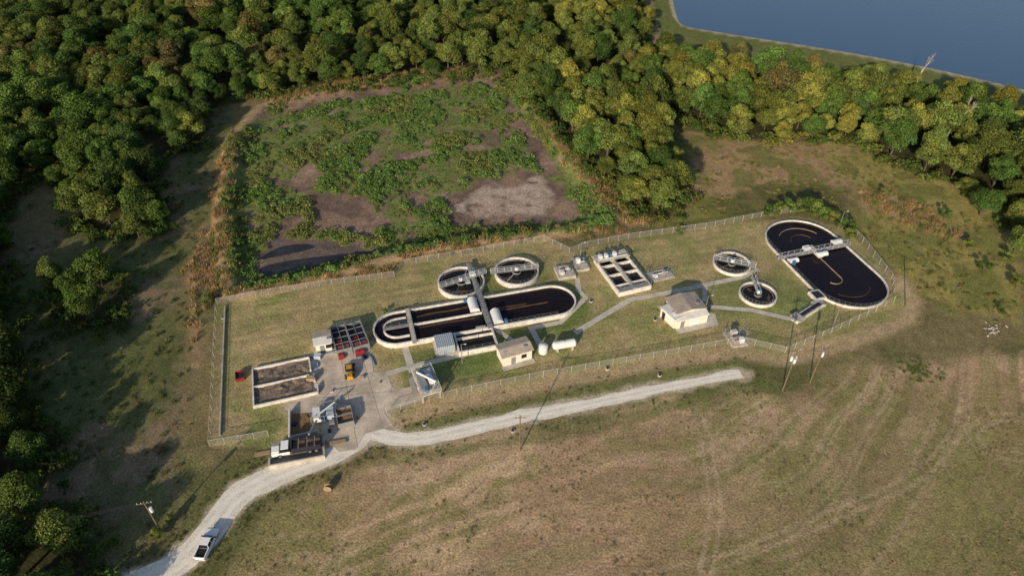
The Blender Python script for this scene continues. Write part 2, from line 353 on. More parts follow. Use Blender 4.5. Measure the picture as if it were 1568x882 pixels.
def ground_mat():
    m,nt,b=newmat('ground_cover');N=nt.nodes;L=nt.links
    at=N.new('ShaderNodeAttribute');at.attribute_name='tint'
    g=N.new('ShaderNodeNewGeometry')
    cur=at.outputs['Color'];hs=[]
    for sc,lo,hi,det in ((.55,.76,1.24,5),(2.2,.56,1.44,5),(6.,.66,1.34,3)):
        nz=N.new('ShaderNodeTexNoise');nz.inputs['Scale'].default_value=sc;nz.inputs['Detail'].default_value=det;nz.inputs['Roughness'].default_value=.7
        L.new(g.outputs['Position'],nz.inputs['Vector'])
        r=N.new('ShaderNodeMapRange');r.inputs[1].default_value=.3;r.inputs[2].default_value=.7;r.inputs[3].default_value=lo;r.inputs[4].default_value=hi
        L.new(nz.outputs[0],r.inputs[0]);mu=N.new('ShaderNodeVectorMath');mu.operation='SCALE'
        L.new(cur,mu.inputs[0]);L.new(r.outputs[0],mu.inputs['Scale']);cur=mu.outputs[0];hs.append(nz)
    L.new(cur,b.inputs['Base Color']);b.inputs['Roughness'].default_value=1;b.inputs['Specular IOR Level'].default_value=0
    bp=N.new('ShaderNodeBump');bp.inputs['Strength'].default_value=.7;bp.inputs['Distance'].default_value=.25
    L.new(hs[1].outputs[0],bp.inputs['Height']);L.new(bp.outputs[0],b.inputs['Normal']);return m
link(bpy.data.objects.new('ground',np_mesh('ground',V,Fq,[ground_mat()],tint=C.reshape(-1,3),smooth=True)))
def lake_mat():
    m,nt,b=newmat('lake_water');N=nt.nodes;L=nt.links
    b.inputs['Base Color'].default_value=(.034,.078,.155,1);b.inputs['Roughness'].default_value=.25;b.inputs['Specular IOR Level'].default_value=.35
    g=N.new('ShaderNodeNewGeometry');nz=N.new('ShaderNodeTexNoise');nz.inputs['Scale'].default_value=.5;nz.inputs['Detail'].default_value=5
    L.new(g.outputs['Position'],nz.inputs['Vector']);bp=N.new('ShaderNodeBump');bp.inputs['Strength'].default_value=.3;bp.inputs['Distance'].default_value=.2
    L.new(nz.outputs[0],bp.inputs['Height']);L.new(bp.outputs[0],b.inputs['Normal']);return m
M['lake']=lake_mat()
b=B();b.sheet(smooth_path(lakep[1:10],6)+[lakep[10],lakep[0]],.06,'lake');b.done('lake_water')
b=B()
for p in ([(392,428),(400,410),(440,400),(500,392),(556,386),(590,384),(570,398),(520,406),(450,418)],[(392,398),(430,378),(470,374),(480,380),(430,392)]):
    q=GP(p,-1.2);q=smooth_path(q+[q[0]],6)[:-1];b.sheet(q,-1.19,'pond')
b.done('pond_water')
# ------------------------------------------------------------------ roads
def ribbon(name,path,w,z,k,jit=.3,w2=None):
    P=[Vector(p) for p in path]
    Q=[P[0]]
    for a,c in zip(P[:-1],P[1:]):
        L=(c-a).length;m=max(1,int(L/.8))
        for i in range(1,m+1): Q.append(a+(c-a)*i/m)
    n=len(Q);vs=[];fs=[];ks=[];road=k=='gravel'
    for i,q in enumerate(Q):
        a=Q[max(0,i-2)];c=Q[min(n-1,i+2)];d=(c-a).normalized();nn=Vector((-d.y,d.x));t=i/(n-1)
        ww=w+(w2-w)*t if w2 is not None else w
        j1=(float(fbm(i*.9,3.,5,5,4))-.5)*2*jit;j2=(float(fbm(i*.9,33.,5,8,4))-.5)*2*jit;j3=(float(fbm(i*.9,63.,4,9,3))-.5)*.6
        s_=min(1,ww/4.2)
        for f in (ww/2+j1,1.35*s_+j3*.5,.45*s_+j3*.4,-.45*s_-j3*.4,-1.35*s_-j3*.5,-ww/2-j2): p=q+nn*f;vs.append((p.x,p.y,z))
        if i:
            o=6*i
            for k2 in range(5): fs.append((o-6+k2,o+k2,o+k2+1,o-5+k2));ks.append(k if (not road or k2 in (1,3)) else 'graveld')
    b=B();b.add(vs,fs,ks);return b.done(name)
ribbon('gravel_road',road_main,5.2,.030,'gravel',.6)
ribbon('gravel_road',road_east,3.6,.034,'gravel',.8,2.6)
b=B();b.sheet(yard,.040,'yard');b.sheet(GP([(586,600),(640,590),(650,612),(585,632)]),.044,'yard')
for A,Bb in (((470,590),(600,565)),((480,610),(612,598)),((520,535),(548,685)),((550,530),(585,650))):
    b.wall(GP([A,Bb]),.10,.041,.0465,'concd')
b.done('concrete_yard')
for i,(p,w) in enumerate([([(617,522),(632,570)],1.6),([(628,562),(700,545),(768,531)],1.5),([(592,572),(625,563)],1.4),
  ([(884,425),(886,445),(897,456),(858,494),(812,503)],1.3),([(812,500),(828,530)],1.3),([(780,500),(815,493)],1.2),
  ([(880,510),(930,480),(965,459),(1030,447),(1140,424)],1.5),([(1088,470),(1150,475),(1225,492)],1.4),([(1140,424),(1160,412)],1.2),([(760,505),(790,525)],1.2),([(1080,440),(1078,462)],1.2)]):
    ribbon('concrete_footpath',GP(p),w,.048+.004*i,'path',.05)
# ------------------------------------------------------------------ tanks
def domecover(b,x0,x1,y0,y1,z,k='steelw',n=10):
    r=(x1-x0)/2;cx=(x0+x1)/2
    p=[(cx-r*math.cos(math.pi*i/n),z+r*.95*math.sin(math.pi*i/n)) for i in range(n+1)]
    b.prof(p,y0,y1,k)
d=Vector((.9668,.2555));nrm=Vector((-.2555,.9668));o=nrm*118.5
TD=Matrix(((d.x,nrm.x,0,o.x),(d.y,nrm.y,0,o.y),(0,0,1,0),(0,0,0,1)))
b=B();b.T=TD;zt=1.3
x0,x1,r=4.1,41.5,5.35
b.wall(stadium((x0,0),(x1,0),r),.36,0,zt,'rim',True)
b.sheet(stadium((x0,0),(x1,0),r-.1),zt-.55,'water')
b.wall([(7.5,0.1),(24,0.1)],.32,.3,zt,'rim')
b.wall([(25.5,0.0),(40.2,0.0)],.22,.3,zt-.35,'scum');b.sheet([(27,.7),(35,.6),(35,1.0),(27,1.3)],zt-.52,'scum')
b.sheet([(9,2.6),(13,2.9),(18,2.7),(23,3.0),(23,3.7),(17,3.3),(12,3.5),(9,3.0)],zt-.52,'scum');b.sheet([(9,-1.2),(15,-1.0),(22,-1.3),(22,-.9),(15,-.6),(9,-.8)],zt-.52,'scum')
b.wall(circ((x0,0),3.1,12,math.pi/2,1.5*math.pi,False),.3,.3,zt-.05,'rim')
b.wall([(x0,3.1),(6.5,3.1)],.3,.3,zt-.05,'rim');b.wall([(x0,-3.1),(6.5,-3.1)],.3,.3,zt-.05,'rim')
b.box(.9,6.6,-.45,.45,zt-.02,zt+.12,'grate');b.rail([(.9,.45),(6.6,.45)],zt+.12);b.rail([(.9,-.45),(6.6,-.45)],zt+.12)
b.box(6.7,7.7,-6.4,5.6,zt+.02,zt+.18,'conc');b.rail([(6.7,-6.3),(6.7,5.5)],zt+.18);b.rail([(7.7,-6.3),(7.7,5.5)],zt+.18)
b.box(24.1,25.3,-5.9,9.5,zt+.02,zt+.2,'grate');b.rail([(24.1,-5.8),(24.1,9.4)],zt+.2);b.rail([(25.3,-5.8),(25.3,9.4)],zt+.2)
domecover(b,21.4,23.7,.5,4.9,zt+.05);domecover(b,25.8,28.1,-4.9,-.5,zt+.05)
b.box(21.4,23.7,-5.2,-4.9,zt,zt+.5,'steel');b.box(20.6,21.2,4.3,5.0,zt,zt+.9,'blue');b.box(28.3,28.9,-5.1,-4.4,zt,zt+.9,'blue')
b.wall([(16.3,-5.5),(16.3,-11.4),(25.0,-11.4),(25.0,-5.5)],.36,0,zt-.03,'rim');b.sheet([(16.4,-5.6),(16.4,-11.3),(24.9,-11.3),(24.9,-5.6)],zt-.8,'watg')
b.box(16.1,25.2,-7.3,-7.0,.6,zt-.05,'rim')
b.rail([(16.3,-11.4),(25.0,-11.4)],zt);b.rail(stadium((x0,0),(x1,0),r)[18:30],zt)
b.rail([(8,5.35),(23.5,5.35)],zt);b.rail([(26,5.35),(41,5.35)],zt);b.rail([(26,-5.35),(41,-5.35)],zt)
b.done('oxidation_ditch_tank')
b=B();b.T=TD
b.box(11.6,15.6,-10.2,-6.1,.3,2.5,'blueg')
for i in range(9): b.box(11.65+.45*i,11.75+.45*i,-10.26,-6.04,.35,2.56,'steel')
b.box(11.2,16.0,-10.6,-5.8,0,.3,'conc');b.done('blower_enclosure')
def clarifier(name,c,e,zt,ang,half=False,arms=True):
    C0=Vector(G(*c,zt));r=(Vector(G(c[0]+e,c[1],zt))-Vector(G(c[0]-e,c[1],zt))).length/2
    b=B();b.T=Matrix.Translation((C0.x,C0.y,0))@Matrix.Rotation(math.radians(ang),4,'Z')
    b.wall(circ((0,0),r-.17,48),.34,0,zt,'rim',True)
    b.sheet(circ((0,0),r-.3,48),zt-.55,'watg')
    b.wall(circ((0,0),r-.85,48),.10,zt-.7,zt-.42,'concd',True)
    b.sheet([(r*.3,r*.2),(r*.6,r*.35),(r*.5,r*.5),(r*.25,r*.4)],zt-.54,'scum')
    b.sheet([(-r*.5,-r*.5),(-r*.1,-r*.65),(r*.1,-r*.6),(-r*.3,-r*.4)],zt-.54,'scum')
    xl=-r if not half else -.6
    b.box(xl,r+1.0,-.42,.42,zt+.05,zt+.2,'grate')
    b.rail([(xl,.42),(r+1.,.42)],zt+.2,'steelw',r=.035);b.rail([(xl,-.42),(r+1.,-.42)],zt+.2,'steelw',r=.035)
    b.wall(circ((0,0),r*.2,16),.08,zt-.8,zt-.15,'steel',True);b.cyl((0,0,zt+.2),(0,0,zt+1.0),.4,'steelw');b.box(-.3,.3,-.3,.3,zt+1.,zt+1.3,'blue')
    if arms:
        q=math.radians(48);b.cyl((math.cos(q)*r*.2,math.sin(q)*r*.2,zt-.35),(math.cos(q)*(r-.9),math.sin(q)*(r-.9),zt-.4),.07,'steelw',n=6)
        q=math.radians(228);b.cyl((math.cos(q)*r*.2,math.sin(q)*r*.2,zt-.35),(math.cos(q)*(r-.9),math.sin(q)*(r-.9),zt-.4),.05,'steel',n=6)
    b.rail(circ((0,0),r-.17,32),zt,'steel',r=.02,closed=True)
    b.done(name)
clarifier('clarifier_tank',(706,430),36,1.4,28)
clarifier('clarifier_tank',(791,414),34,1.4,190)
clarifier('clarifier_tank',(1121,402),28.5,.8,-20)
clarifier('clarifier_tank',(1161,449),28.5,.8,88,True,False)
b=B();b.T=TD;b.box(24.2,25.2,9.5,19,1.3,1.5,'grate');b.rail([(24.2,9.5),(24.2,19)],1.5);b.rail([(25.2,9.5),(25.2,19)],1.5)
for y in (11,14,17): 
    b.box(24.3,24.6,y,y+.3,0,1.3,'conc');b.box(24.8,25.1,y,y+.3,0,1.3,'conc')
b.box(24.0,25.5,13.2,14.6,1.5,2.3,'steelw');b.box(22.6,23.8,11.6,12.8,0,1.2,'blueg');b.done('clarifier_access_bridge')
p0=Vector((78.1,150.1));p1=Vector((83.2,133.0));dd=(p1-p0);LL=dd.length;dd/=LL
TE=Matrix(((dd.x,-dd.y,0,p0.x),(dd.y,dd.x,0,p0.y),(0,0,1,0),(0,0,0,1)))
b=B();b.T=TE;zt=.6;r=9.7
b.wall(stadium((0,0),(LL,0),r,26),.32,0,zt,'rim',True);b.sheet(stadium((0,0),(LL,0),r-.1,26),zt-.45,'water')
b.wall([(7,0),(LL-2,0)]+circ((LL-2,-2.0),2.0,10,math.pi/2,-math.pi/3,False)[1:],.15,0,zt-.25,'tan')
b.wall(circ((0,0),6.2,24,math.pi*.62,math.pi*1.25,False),.12,0,zt-.3,'tan');b.wall(circ((LL,0),5.6,22,-math.pi*.3,math.pi*.32,False),.1,0,zt-.36,'scum')
b.wall(circ((0,0),3.2,20,math.pi*.6,math.pi*1.4,False),.12,0,zt-.3,'scum')
b.box(4.5,5.6,-r-1.8,r+.6,zt+.05,zt+.22,'grate');b.rail([(4.5,-r-1.8),(4.5,r+.6)],zt+.22,'steelw',r=.03);b.rail([(5.6,-r-1.8),(5.6,r+.6)],zt+.22,'steelw',r=.03)
domecover(b,6.1,7.8,-r+.5,-r+3.0,zt+.1);domecover(b,2.4,4.1,r-3.2,r-.5,zt+.1);b.box(2.6,7.6,-.7,.7,zt-.2,zt+.35,'conc');domecover(b,6.2,7.8,-.9,2.0,zt+.36)
b.box(3.0,4.2,-2.6,-.8,zt,zt+.9,'steelw');b.box(7.9,8.5,-r+.8,-r+1.5,zt,zt+.9,'blue')
b.rail(stadium((0,0),(LL,0),r,26),zt,'steel',closed=True,step=2.2,r=.02)
b.box(LL+1,LL+4.2,-r-2.0,-r+1.0,0,.9,'rim');b.box(LL+1.4,LL+3.8,-r-1.6,-r+.6,.9,.94,'dark')
b.box(LL+4.2,LL+6.2,-r-3.4,-r-.5,0,.7,'conc');b.done('oxidation_ditch_tank')
b=B();T,L,W=rect((1222,492),(1262,466),(1270,472),.9);b.T=T
b.box(0,L,0,1.7,0,.85,'rim');b.box(.3,L-.3,.3,1.4,.85,.88,'dark');b.box(0,2.2,-.6,2.3,.88,1.05,'conc');b.rail([(0,0),(L,0)],.9);b.rail([(0,1.7),(L,1.7)],.9);b.done('effluent_weir_box')
b=B();T,L,W=rect((948,449),(998,437),(965,383),1.3);b.T=T;W=abs(W);zt=1.3
b.wall([(.2,.2),(L-.2,.2),(L-.2,W-.2),(.2,W-.2)],.36,0,zt,'rim',True);b.sheet([(.3,.3),(L-.3,.3),(L-.3,W-.3),(.3,W-.3)],.4,'watg')
b.wall([(L/2,.4),(L/2,W-.4)],.8,0,zt-.01,'conc')
for f in (.2,.48,.74): b.wall([(.4,W*f),(L-.4,W*f)],.24,.1,zt-.02,'rim')
b.box(-.3,L+.3,W-2.4,W+.8,zt+.02,zt+.2,'conc');b.rail([(-.3,W-2.4),(-.3,W+.8),(L+.3,W+.8),(L+.3,W-2.4)],zt+.2)
for x in (1,2.6,5): b.box(x,x+.8,W-1.5,W-.5,zt+.2,zt+1.1+.2*(x%2),'steelw');b.cyl((x+.4,W-.2,zt+.2),(x+.4,W-.2,zt+1.6),.1,'steel',n=8)
b.box(4.0,4.6,W-.9,W-.1,zt+.2,zt+1.0,'blue');b.cyl((.3,W-1.9,zt+.5),(L-.3,W-1.9,zt+.5),.13,'steelw',n=8)
b.rail([(.1,.1),(L-.1,.1),(L-.1,W-3)],zt);b.rail([(.1,.1),(.1,W-3)],zt);b.rail([(L/2,.4),(L/2,W-3)],zt);b.box(.5,L-.5,.6,1.6,zt,zt+.12,'grate');b.done('tertiary_filter_basin')
# ------------------------------------------------------------------ buildings
def gable(name,A,Bp,C,h,rise,wk,rk1,rk2,along='x',ov=.35):
    T,L,W=rect(A,Bp,C,h);b=B();b.T=T
    b.box(ov,L-ov,ov,W-ov,0,h-.05,wk)
    t=.12
    F6_=[(0,1,2,3),(4,5,6,7),(0,1,5,4),(1,2,6,5),(2,3,7,6),(3,0,4,7)]
    if along=='x':
        for (ya,yb,za,zb,rk) in ((0,W/2,h,h+rise,rk1),(W,W/2,h,h+rise,rk2)):
            b.add([(0,ya,za),(L,ya,za),(L,yb,zb),(0,yb,zb),(0,ya,za+t),(L,ya,za+t),(L,yb,zb+t),(0,yb,zb+t)],F6_,rk)
        for x in (ov,L-ov): b.add([(x,ov,h-.05),(x,W-ov,h-.05),(x,W/2,h+rise-.05)],[(0,1,2)],wk)
    else:
        for (xa,xb,rk) in ((0,L/2,rk1),(L,L/2,rk2)):
            b.add([(xa,0,h),(xa,W,h),(xb,W,h+rise),(xb,0,h+rise),(xa,0,h+t),(xa,W,h+t),(xb,W,h+rise+t),(xb,0,h+rise+t)],F6_,rk)
        for y in (ov,W-ov): b.add([(ov,y,h-.05),(L-ov,y,h-.05),(L/2,y,h+rise-.05)],[(0,1,2)],wk)
    b.box(L*.3,L*.3+1,ov-.04,ov,0,2.1,'steel');b.box(L*.62,L*.62+1.2,ov-.03,ov,1.1,2.1,'glass');b.box(L*.62-.08,L*.62+1.28,ov-.06,ov-.03,1.0,1.1,'conc')
    b.box(-.0,L,-.9,ov,0,.12,'conc');b.box(L*.75,L*.75+.7,W*.25,W*.25+.7,h+rise*.5,h+rise*.5+.4,'steel')
    return b.done(name)
gable('control_building',(769,550),(818,536),(808,514),2.9,.5,'wallw','roofb','roofb')
gable('blower_building',(1036,482),(1083,472),(1064,447),3.1,.6,'wallw','roofr','roofr','y')
T,L,W=rect((1037,492),(1087,481),(1083,472),2.7);b=B();b.T=T
b.box(.2,L-.2,.2,2.4,0,2.5,'wallw');b.add([(0,0,2.45),(L,0,2.45),(L,2.7,3.05),(0,2.7,3.05),(0,0,2.57),(L,0,2.57),(L,2.7,3.17),(0,2.7,3.17)],[(0,1,2,3),(4,5,6,7),(0,1,5,4),(1,2,6,5),(2,3,7,6),(3,0,4,7)],'roofw')
b.box(1.2,2.2,.16,.2,0,2.1,'steel');b.box(3.6,6.2,.16,.2,0,2.2,'steelw');b.done('lean_to_shed')
T,L,W=rect((1011,470),(1034,490),(1052,448),2.9);b=B();b.T=T
b.box(.2,L-.1,.2,abs(W)*.95,0,2.7,'wallw');b.box(0,L,0,abs(W)*.98,2.7,2.86,'roofw');b.box(.8,1.8,.15,.2,0,2.1,'dark');b.done('storage_shed')
b=B();b.sheet(GP([(1005,468),(1040,512),(1100,498),(1095,480)]),.10,'path');b.done('concrete_apron')
gable('pump_house',(480,531),(509,525),(504,505),2.6,.3,'wallw','roofw','roofb')
for q,(A,Bb,Cc) in enumerate((((515,537),(538,531),(532,495)),((541,532),(565,525),(556,489)))):
    T,L,W=rect(A,Bb,Cc,2.0);b=B();b.T=T;zt=2.0
    b.wall([(0,0),(L,0),(L,W),(0,W)],.18,0,zt,'steel',True);b.sheet([(.05,.05),(L-.05,.05),(L-.05,W-.05),(.05,W-.05)],1.2,'dark')
    for f in (.25,.5,.75): b.box(0,L,W*f-.06,W*f+.06,zt-.1,zt+.05,'steel')
    b.box(L/2-.06,L/2+.06,0,W,zt-.12,zt+.04,'steel')
    b.box(.4,L-.4,W*.08,W*.08+1.0,1.25,1.75,'red');b.box(.5,L*.45,W*.36,W*.36+.8,1.25,1.6,'red')
    b.box(.1,L*(.6 if q else .4),-1.2,-.3,.2,1.4,'red',.1);b.rail([(0,0),(L,0),(L,W),(0,W)],zt,'steel',closed=True);b.done('sludge_screw_press')
b=B();T,L,W=rect((388,621),(492,598),(478,545),.8);b.T=T
W=abs(W);xr=L*.95
b.wall([(0,W),(0,0),(xr,0)],.3,0,.8,'rim');b.wall([(.15,W),(xr-1.,W)],.3,0,.79,'rim');b.wall([(.15,W*.5),(xr-1.2,W*.5)],.3,0,.78,'rim')
b.wall([(xr,.15),(xr,W*.2)],.3,0,.79,'rim');b.wall([(xr-1,W*.62),(xr-1,W-.15)],.3,0,.78,'rim');b.wall([(xr-.4,W*.32),(xr-.4,W*.48)],.3,0,1.1,'conc')
nn=60;vs=[];fs=[]
for j in range(nn+1):
    for i in range(nn+1):
        x=.2+(xr-1.4)*i/nn;y=.2+(W-.4)*j/nn;vs.append((x,y,.12+.7*float(fbm(x,y,1.8,5,4))**2))
for j in range(nn):
    for i in range(nn): a=j*(nn+1)+i;fs.append((a,a+1,a+nn+2,a+nn+1))
b.add(vs,fs,'sludge');b.done('sludge_drying_bed')
b=B();b.T=frame((323,676),(334,468))
L=(Vector(G(323,676))-Vector(G(334,468))).length
b.box(1,L-1,-1.8,-1.5,.15,.45,'conc')
for i in range(12): b.box(1+i*L/12,1.4+i*L/12,-1.85,-1.45,0,.2,'conc')
b.done('irrigation_pipe')
# ------------------------------------------------------------------ headworks
b=B();T,L,W=rect((645,607),(676,598),(662,560),2.2);b.T=T;W=abs(W)
for x in (.1,L-.5):
    for y in (.1,W*.5,W-.5): b.box(x,x+.4,y,y+.4,0,1.9,'conc')
b.box(.6,L-.6,1.6,W-.3,0,1.9,'concd');b.box(0,L,0,W,1.9,2.2,'conc')
b.box(.5,1.9,1.0,W-1,2.2,3.1,'steel');b.box(2.4,3.6,2.0,4.2,2.2,3.4,'steelw',.1);b.box(2.3,3.6,W-2.6,W-1.2,2.2,2.9,'blueg')
b.cyl((.8,W-1.5,3.2),(3.6,1.2,4.0),.24,'steelw');b.cyl((3.0,.8,2.2),(3.0,.8,4.0),.12,'steel');b.box(1.1,1.7,.5,1.2,2.2,3.3,'blue')
b.rail([(0,0),(L,0),(L,W),(0,W)],2.2,'steelw',closed=True,r=.03)
for i in range(8): b.box(-1.1,0,W-1.5-.3*i-.3,W-1.5-.3*i,2.2-.27*(i+1),2.2-.27*i,'steel')
b.done('headworks_screening_platform')
def eqpad(name,A,Bb,Cc,items,h=.3):
    T,L,W=rect(A,Bb,Cc,h);W=abs(W);b=B();b.T=T;b.box(0,L,0,W,0,h,'conc')
    for (x,y,w,dp,z,k) in items: b.box(x*L,x*L+w,y*W,y*W+dp,h,h+z,k,.04)
    b.cyl((L*.1,W*.9,h),(L*.1,W*.9,h+1.4),.09,'steel',n=8);b.cyl((L*.15,W*.5,h+.5),(L*.85,W*.5,h+.5),.13,'steelw',n=8);b.cyl((L*.85,W*.5,h),(L*.85,W*.5,h+.7),.16,'blue',n=8)
    b.rail([(0,0),(L,0),(L,W),(0,W)],h,closed=True);return b.done(name)
eqpad('lift_station',(856,426),(882,422),(876,404),[(.15,.2,1.1,1.2,.9,'rim'),(.55,.5,.9,.9,1.2,'concd')],.8)
eqpad('lift_station',(884,414),(903,411),(898,392),[(.2,.5,1.0,1.0,1.3,'steelw')],.7)
eqpad('valve_pad',(998,432),(1034,424),(1024,410),[(.2,.3,1.0,.8,.7,'steelw'),(.6,.4,.8,.8,1.0,'roofr')],.2)
eqpad('transformer_pad',(1122,532),(1146,528),(1144,502),[(.1,.1,1.1,1.2,1.4,'roofr'),(.55,.15,1.1,1.0,1.2,'steelw'),(.3,.6,1.4,1.0,1.5,'conc')],.2)
b=B();b.T=frame((828,545),(842,541))
b.cyl((1,1,0),(1,1,1.9),1.05,'steelw',n=20);b.cyl((1,1,1.9),(1,1,2.25),1.05,'steelw',.3,n=20);b.done('chemical_tank')
b=B();T,L,W=rect((846,532),(882,526),(880,518),.9);b.T=T
b.cyl((.4,0,1.35),(L-.4,0,1.35),.95,'steelw',n=20);b.cyl((.4,0,1.35),(0,0,1.35),.95,'steelw',.5,n=20);b.cyl((L-.4,0,1.35),(L,0,1.35),.95,'steelw',.5,n=20)
b.box(.8,1.2,-.9,.9,0,.9,'conc');b.box(L-1.2,L-.8,-.9,.9,0,.9,'conc');b.cyl((L/2,0,2.2),(L/2,0,2.5),.25,'steel');b.done('horizontal_storage_tank')
# ------------------------------------------------------------------ loading bay, truck, machines
b=B();T,L,W=rect((412,713),(496,697),(488,660),.9);b.T=T;W=abs(W)
b.sheet([(0,0),(L,0),(L,W),(0,W)],.06,'concd');b.wall([(0,W*.3),(0,0),(L,0),(L,W*.75)],.3,0,1.0,'conc');b.wall([(L*.36,W),(L*.36,W+7)],.3,0,1.2,'rim');b.wall([(L*.36+.2,W),(L*.9,W+.4)],.3,0,.9,'conc')
b.sheet([(L*.38,W+.2),(L*.75,W+.4),(L*.72,W+6),(L*.38,W+6.5)],.065,'mudwet')
b.box(L*.92,L*.92+5,W*.4,W*.4+1.0,.3,.42,'tan');b.box(-3.0,0,W*.55,W*.55+1.0,.1,.22,'tan');b.done('truck_loading_bay')
def wheels(b,xs,w,r,k='black'):
    for x in xs:
        for s in (-1,1):
            b.cyl((x,s*(w/2-.26),r),(x,s*(w/2+.01),r),r,k,n=16);b.cyl((x,s*(w/2+.011),r),(x,s*(w/2+.02),r),r*.55,'steel',n=12)
def pickup(name,A,Bb):
    b=B();a=Vector(G(*A));c=Vector(G(*Bb));d=(c-a).normalized();m=(a+c)/2
    b.T=Matrix(((d.x,-d.y,0,m.x),(d.y,d.x,0,m.y),(0,0,1,.05),(0,0,0,1)))
    w=.98
    b.prof([(-2.9,.45),(-2.9,1.05),(-1.0,1.08),(-1.0,1.12),(1.15,1.12),(2.6,1.05),(2.85,.9),(2.9,.45)],-w,w,'carw')
    b.box(-2.78,-1.12,-.82,.82,1.085,1.10,'black')
    b.box(-2.9,-1.0,.84,.98,1.08,1.36,'carw');b.box(-2.9,-1.0,-.98,-.84,1.08,1.36,'carw');b.box(-2.92,-2.8,-.84,.84,1.05,1.36,'carw')
    b.add([(-1.05,-.93,1.1),(1.35,-.93,1.1),(1.35,.93,1.1),(-1.05,.93,1.1),(-.85,-.78,1.78),(.55,-.78,1.78),(.55,.78,1.78),(-.85,.78,1.78)],[(0,1,5,4),(1,2,6,5),(2,3,7,6),(3,0,4,7)],'glass')
    b.box(-.85,.55,-.79,.79,1.76,1.83,'carw')
    for s in (-1,1):
        for xb,xt in ((-1.05,-.85),(.1,.0),(1.35,.55)): b.cyl((xb,s*.94,1.1),(xt,s*.79,1.79),.05,'carw',n=6)
        b.box(.95,1.15,s*1.15-.12,s*1.15+.12,1.15,1.32,'black')
        b.box(2.78,2.92,s*.75-.2,s*.75+.2,.72,.9,'steelw');b.box(-2.94,-2.88,s*.86-.1,s*.86+.1,.75,1.05,'red')
    b.box(2.86,2.96,-.5,.5,.55,.88,'black');b.box(2.85,3.0,-.95,.95,.4,.52,'steel');b.box(-3.0,-2.88,-.95,.95,.42,.55,'steel')
    wheels(b,(-1.8,1.85),1.9,.4);return b.done(name,bevel=.03)
pickup('pickup_truck',(309,857),(328,815))
b=B();a=Vector(G(495,684));c=Vector(G(418,697));d=(c-a).normalized();b.T=Matrix(((d.x,-d.y,0,a.x),(d.y,d.x,0,a.y),(0,0,1,.06),(0,0,0,1)))
L=(c-a).length
b.box(.3,L,-.45,.45,.75,.95,'dark');b.box(L-3.4,L-.05,-1.05,1.05,.7,1.5,'carw');b.box(L-1.5,L,-.8,.8,.7,1.65,'carw',.05)
b.add([(L-3.4,-1.05,1.5),(L-1.4,-1.05,1.5),(L-1.4,1.05,1.5),(L-3.4,1.05,1.5),(L-3.3,-.95,2.4),(L-2.0,-.95,2.4),(L-2.0,.95,2.4),(L-3.3,.95,2.4)],[(0,1,5,4),(1,2,6,5),(2,3,7,6),(3,0,4,7)],'glass');b.box(L-3.35,L-1.95,-1,1,2.4,2.55,'carw')
b.wall([(.2,-1.15),(L-3.9,-1.15),(L-3.9,1.15),(.2,1.15)],.12,1.0,2.3,'dark',True);b.box(.3,L-4,-1.05,1.05,1.0,1.6,'mudwet');
for x in (1.2,2.6,4.2): b.box(x,x+.12,-1.24,1.24,2.31,2.42,'steel')
wheels(b,(1.2,2.4,L-1.5),2.2,.5);b.done('dump_truck',bevel=.03)
b=B();T,L,W=rect((478,648),(518,640),(512,620),1.);b.T=T;W=abs(W)
for x in (0,2.5,5): 
    b.cyl((x,0,0),(x,0,2.4),.08,'steel',n=6);b.cyl((x,W,0),(x,W,2.4),.08,'steel',n=6)
b.box(.2,1.8,.3,W-.3,.6,1.8,'steelw',.1);b.box(2.8,4.4,.5,W-.5,.5,1.5,'blueg',.1);b.cyl((.4,.4,1.9),(4.8,W-.4,2.3),.16,'steelw');b.box(-.1,5.1,-.06,.06,2.4,2.5,'steel');b.box(-.1,5.1,W-.06,W+.06,2.4,2.5,'steel')
b.box(2.,2.6,.4,1.6,.2,1.1,'blue');b.cyl((1,-.4,2.0),(-.5,-4.0,2.6),.22,'steel',n=8);b.box(3.3,4.3,-1.2,-.2,0,1.3,'steel');b.done('belt_filter_press')
b=B();T,L,W=rect((517,648),(541,642),(538,618),1.8);b.T=T;W=abs(W)
b.wall([(0,0),(L,0),(L,W),(0,W)],.12,0,1.5,'steel',True);b.sheet([(.05,.05),(L-.05,.05),(L-.05,W-.05),(.05,W-.05)],.9,'mudwet');b.box(-.1,L+.1,W*.45,W*.52,1.5,1.62,'steel');b.done('roll_off_container')
b=B();a=Vector(G(537,585));c=Vector(G(536,556));d=(c-a).normalized();b.T=Matrix(((d.x,-d.y,0,a.x),(d.y,d.x,0,a.y),(0,0,1,.05),(0,0,0,1)))@Matrix.Scale(.85,4)
wheels(b,(1.3,4.0),2.3,.7);b.box(.1,2.5,-.75,.75,.7,1.7,'yellow',.12);b.box(2.4,3.6,-.5,.5,.6,1.3,'dark');b.box(2.0,3.2,-.6,.6,1.5,2.8,'glass',.06);b.box(1.95,3.25,-.68,.68,2.8,2.95,'yellow')
b.box(3.5,4.6,-.7,.7,.6,1.3,'yellow',.1)
for s in (-.6,.6): b.cyl((3.4,s,1.3),(5.4,s,.5),.13,'yellow',n=6)
b.prof([(5.3,.1),(6.3,.05),(6.3,.15),(5.5,.25),(5.4,1.1),(5.3,1.1)],-1.25,1.25,'dark');b.cyl((.6,.3,1.7),(.6,.3,2.3),.07,'dark',n=8);b.done('wheel_loader',bevel=.04)
b=B();T,L,W=rect((361,581),(373,578),(372,567),.8);b.T=T
b.wall([(0,0),(L,0),(L,W),(0,W)],.1,.1,.9,'red',True);b.box(0.06,L-.06,.06,W-.06,.05,.3,'red');b.box(.2,L-.2,.2,W-.2,.3,.6,'dark');b.done('red_skip_bin')
b=B()
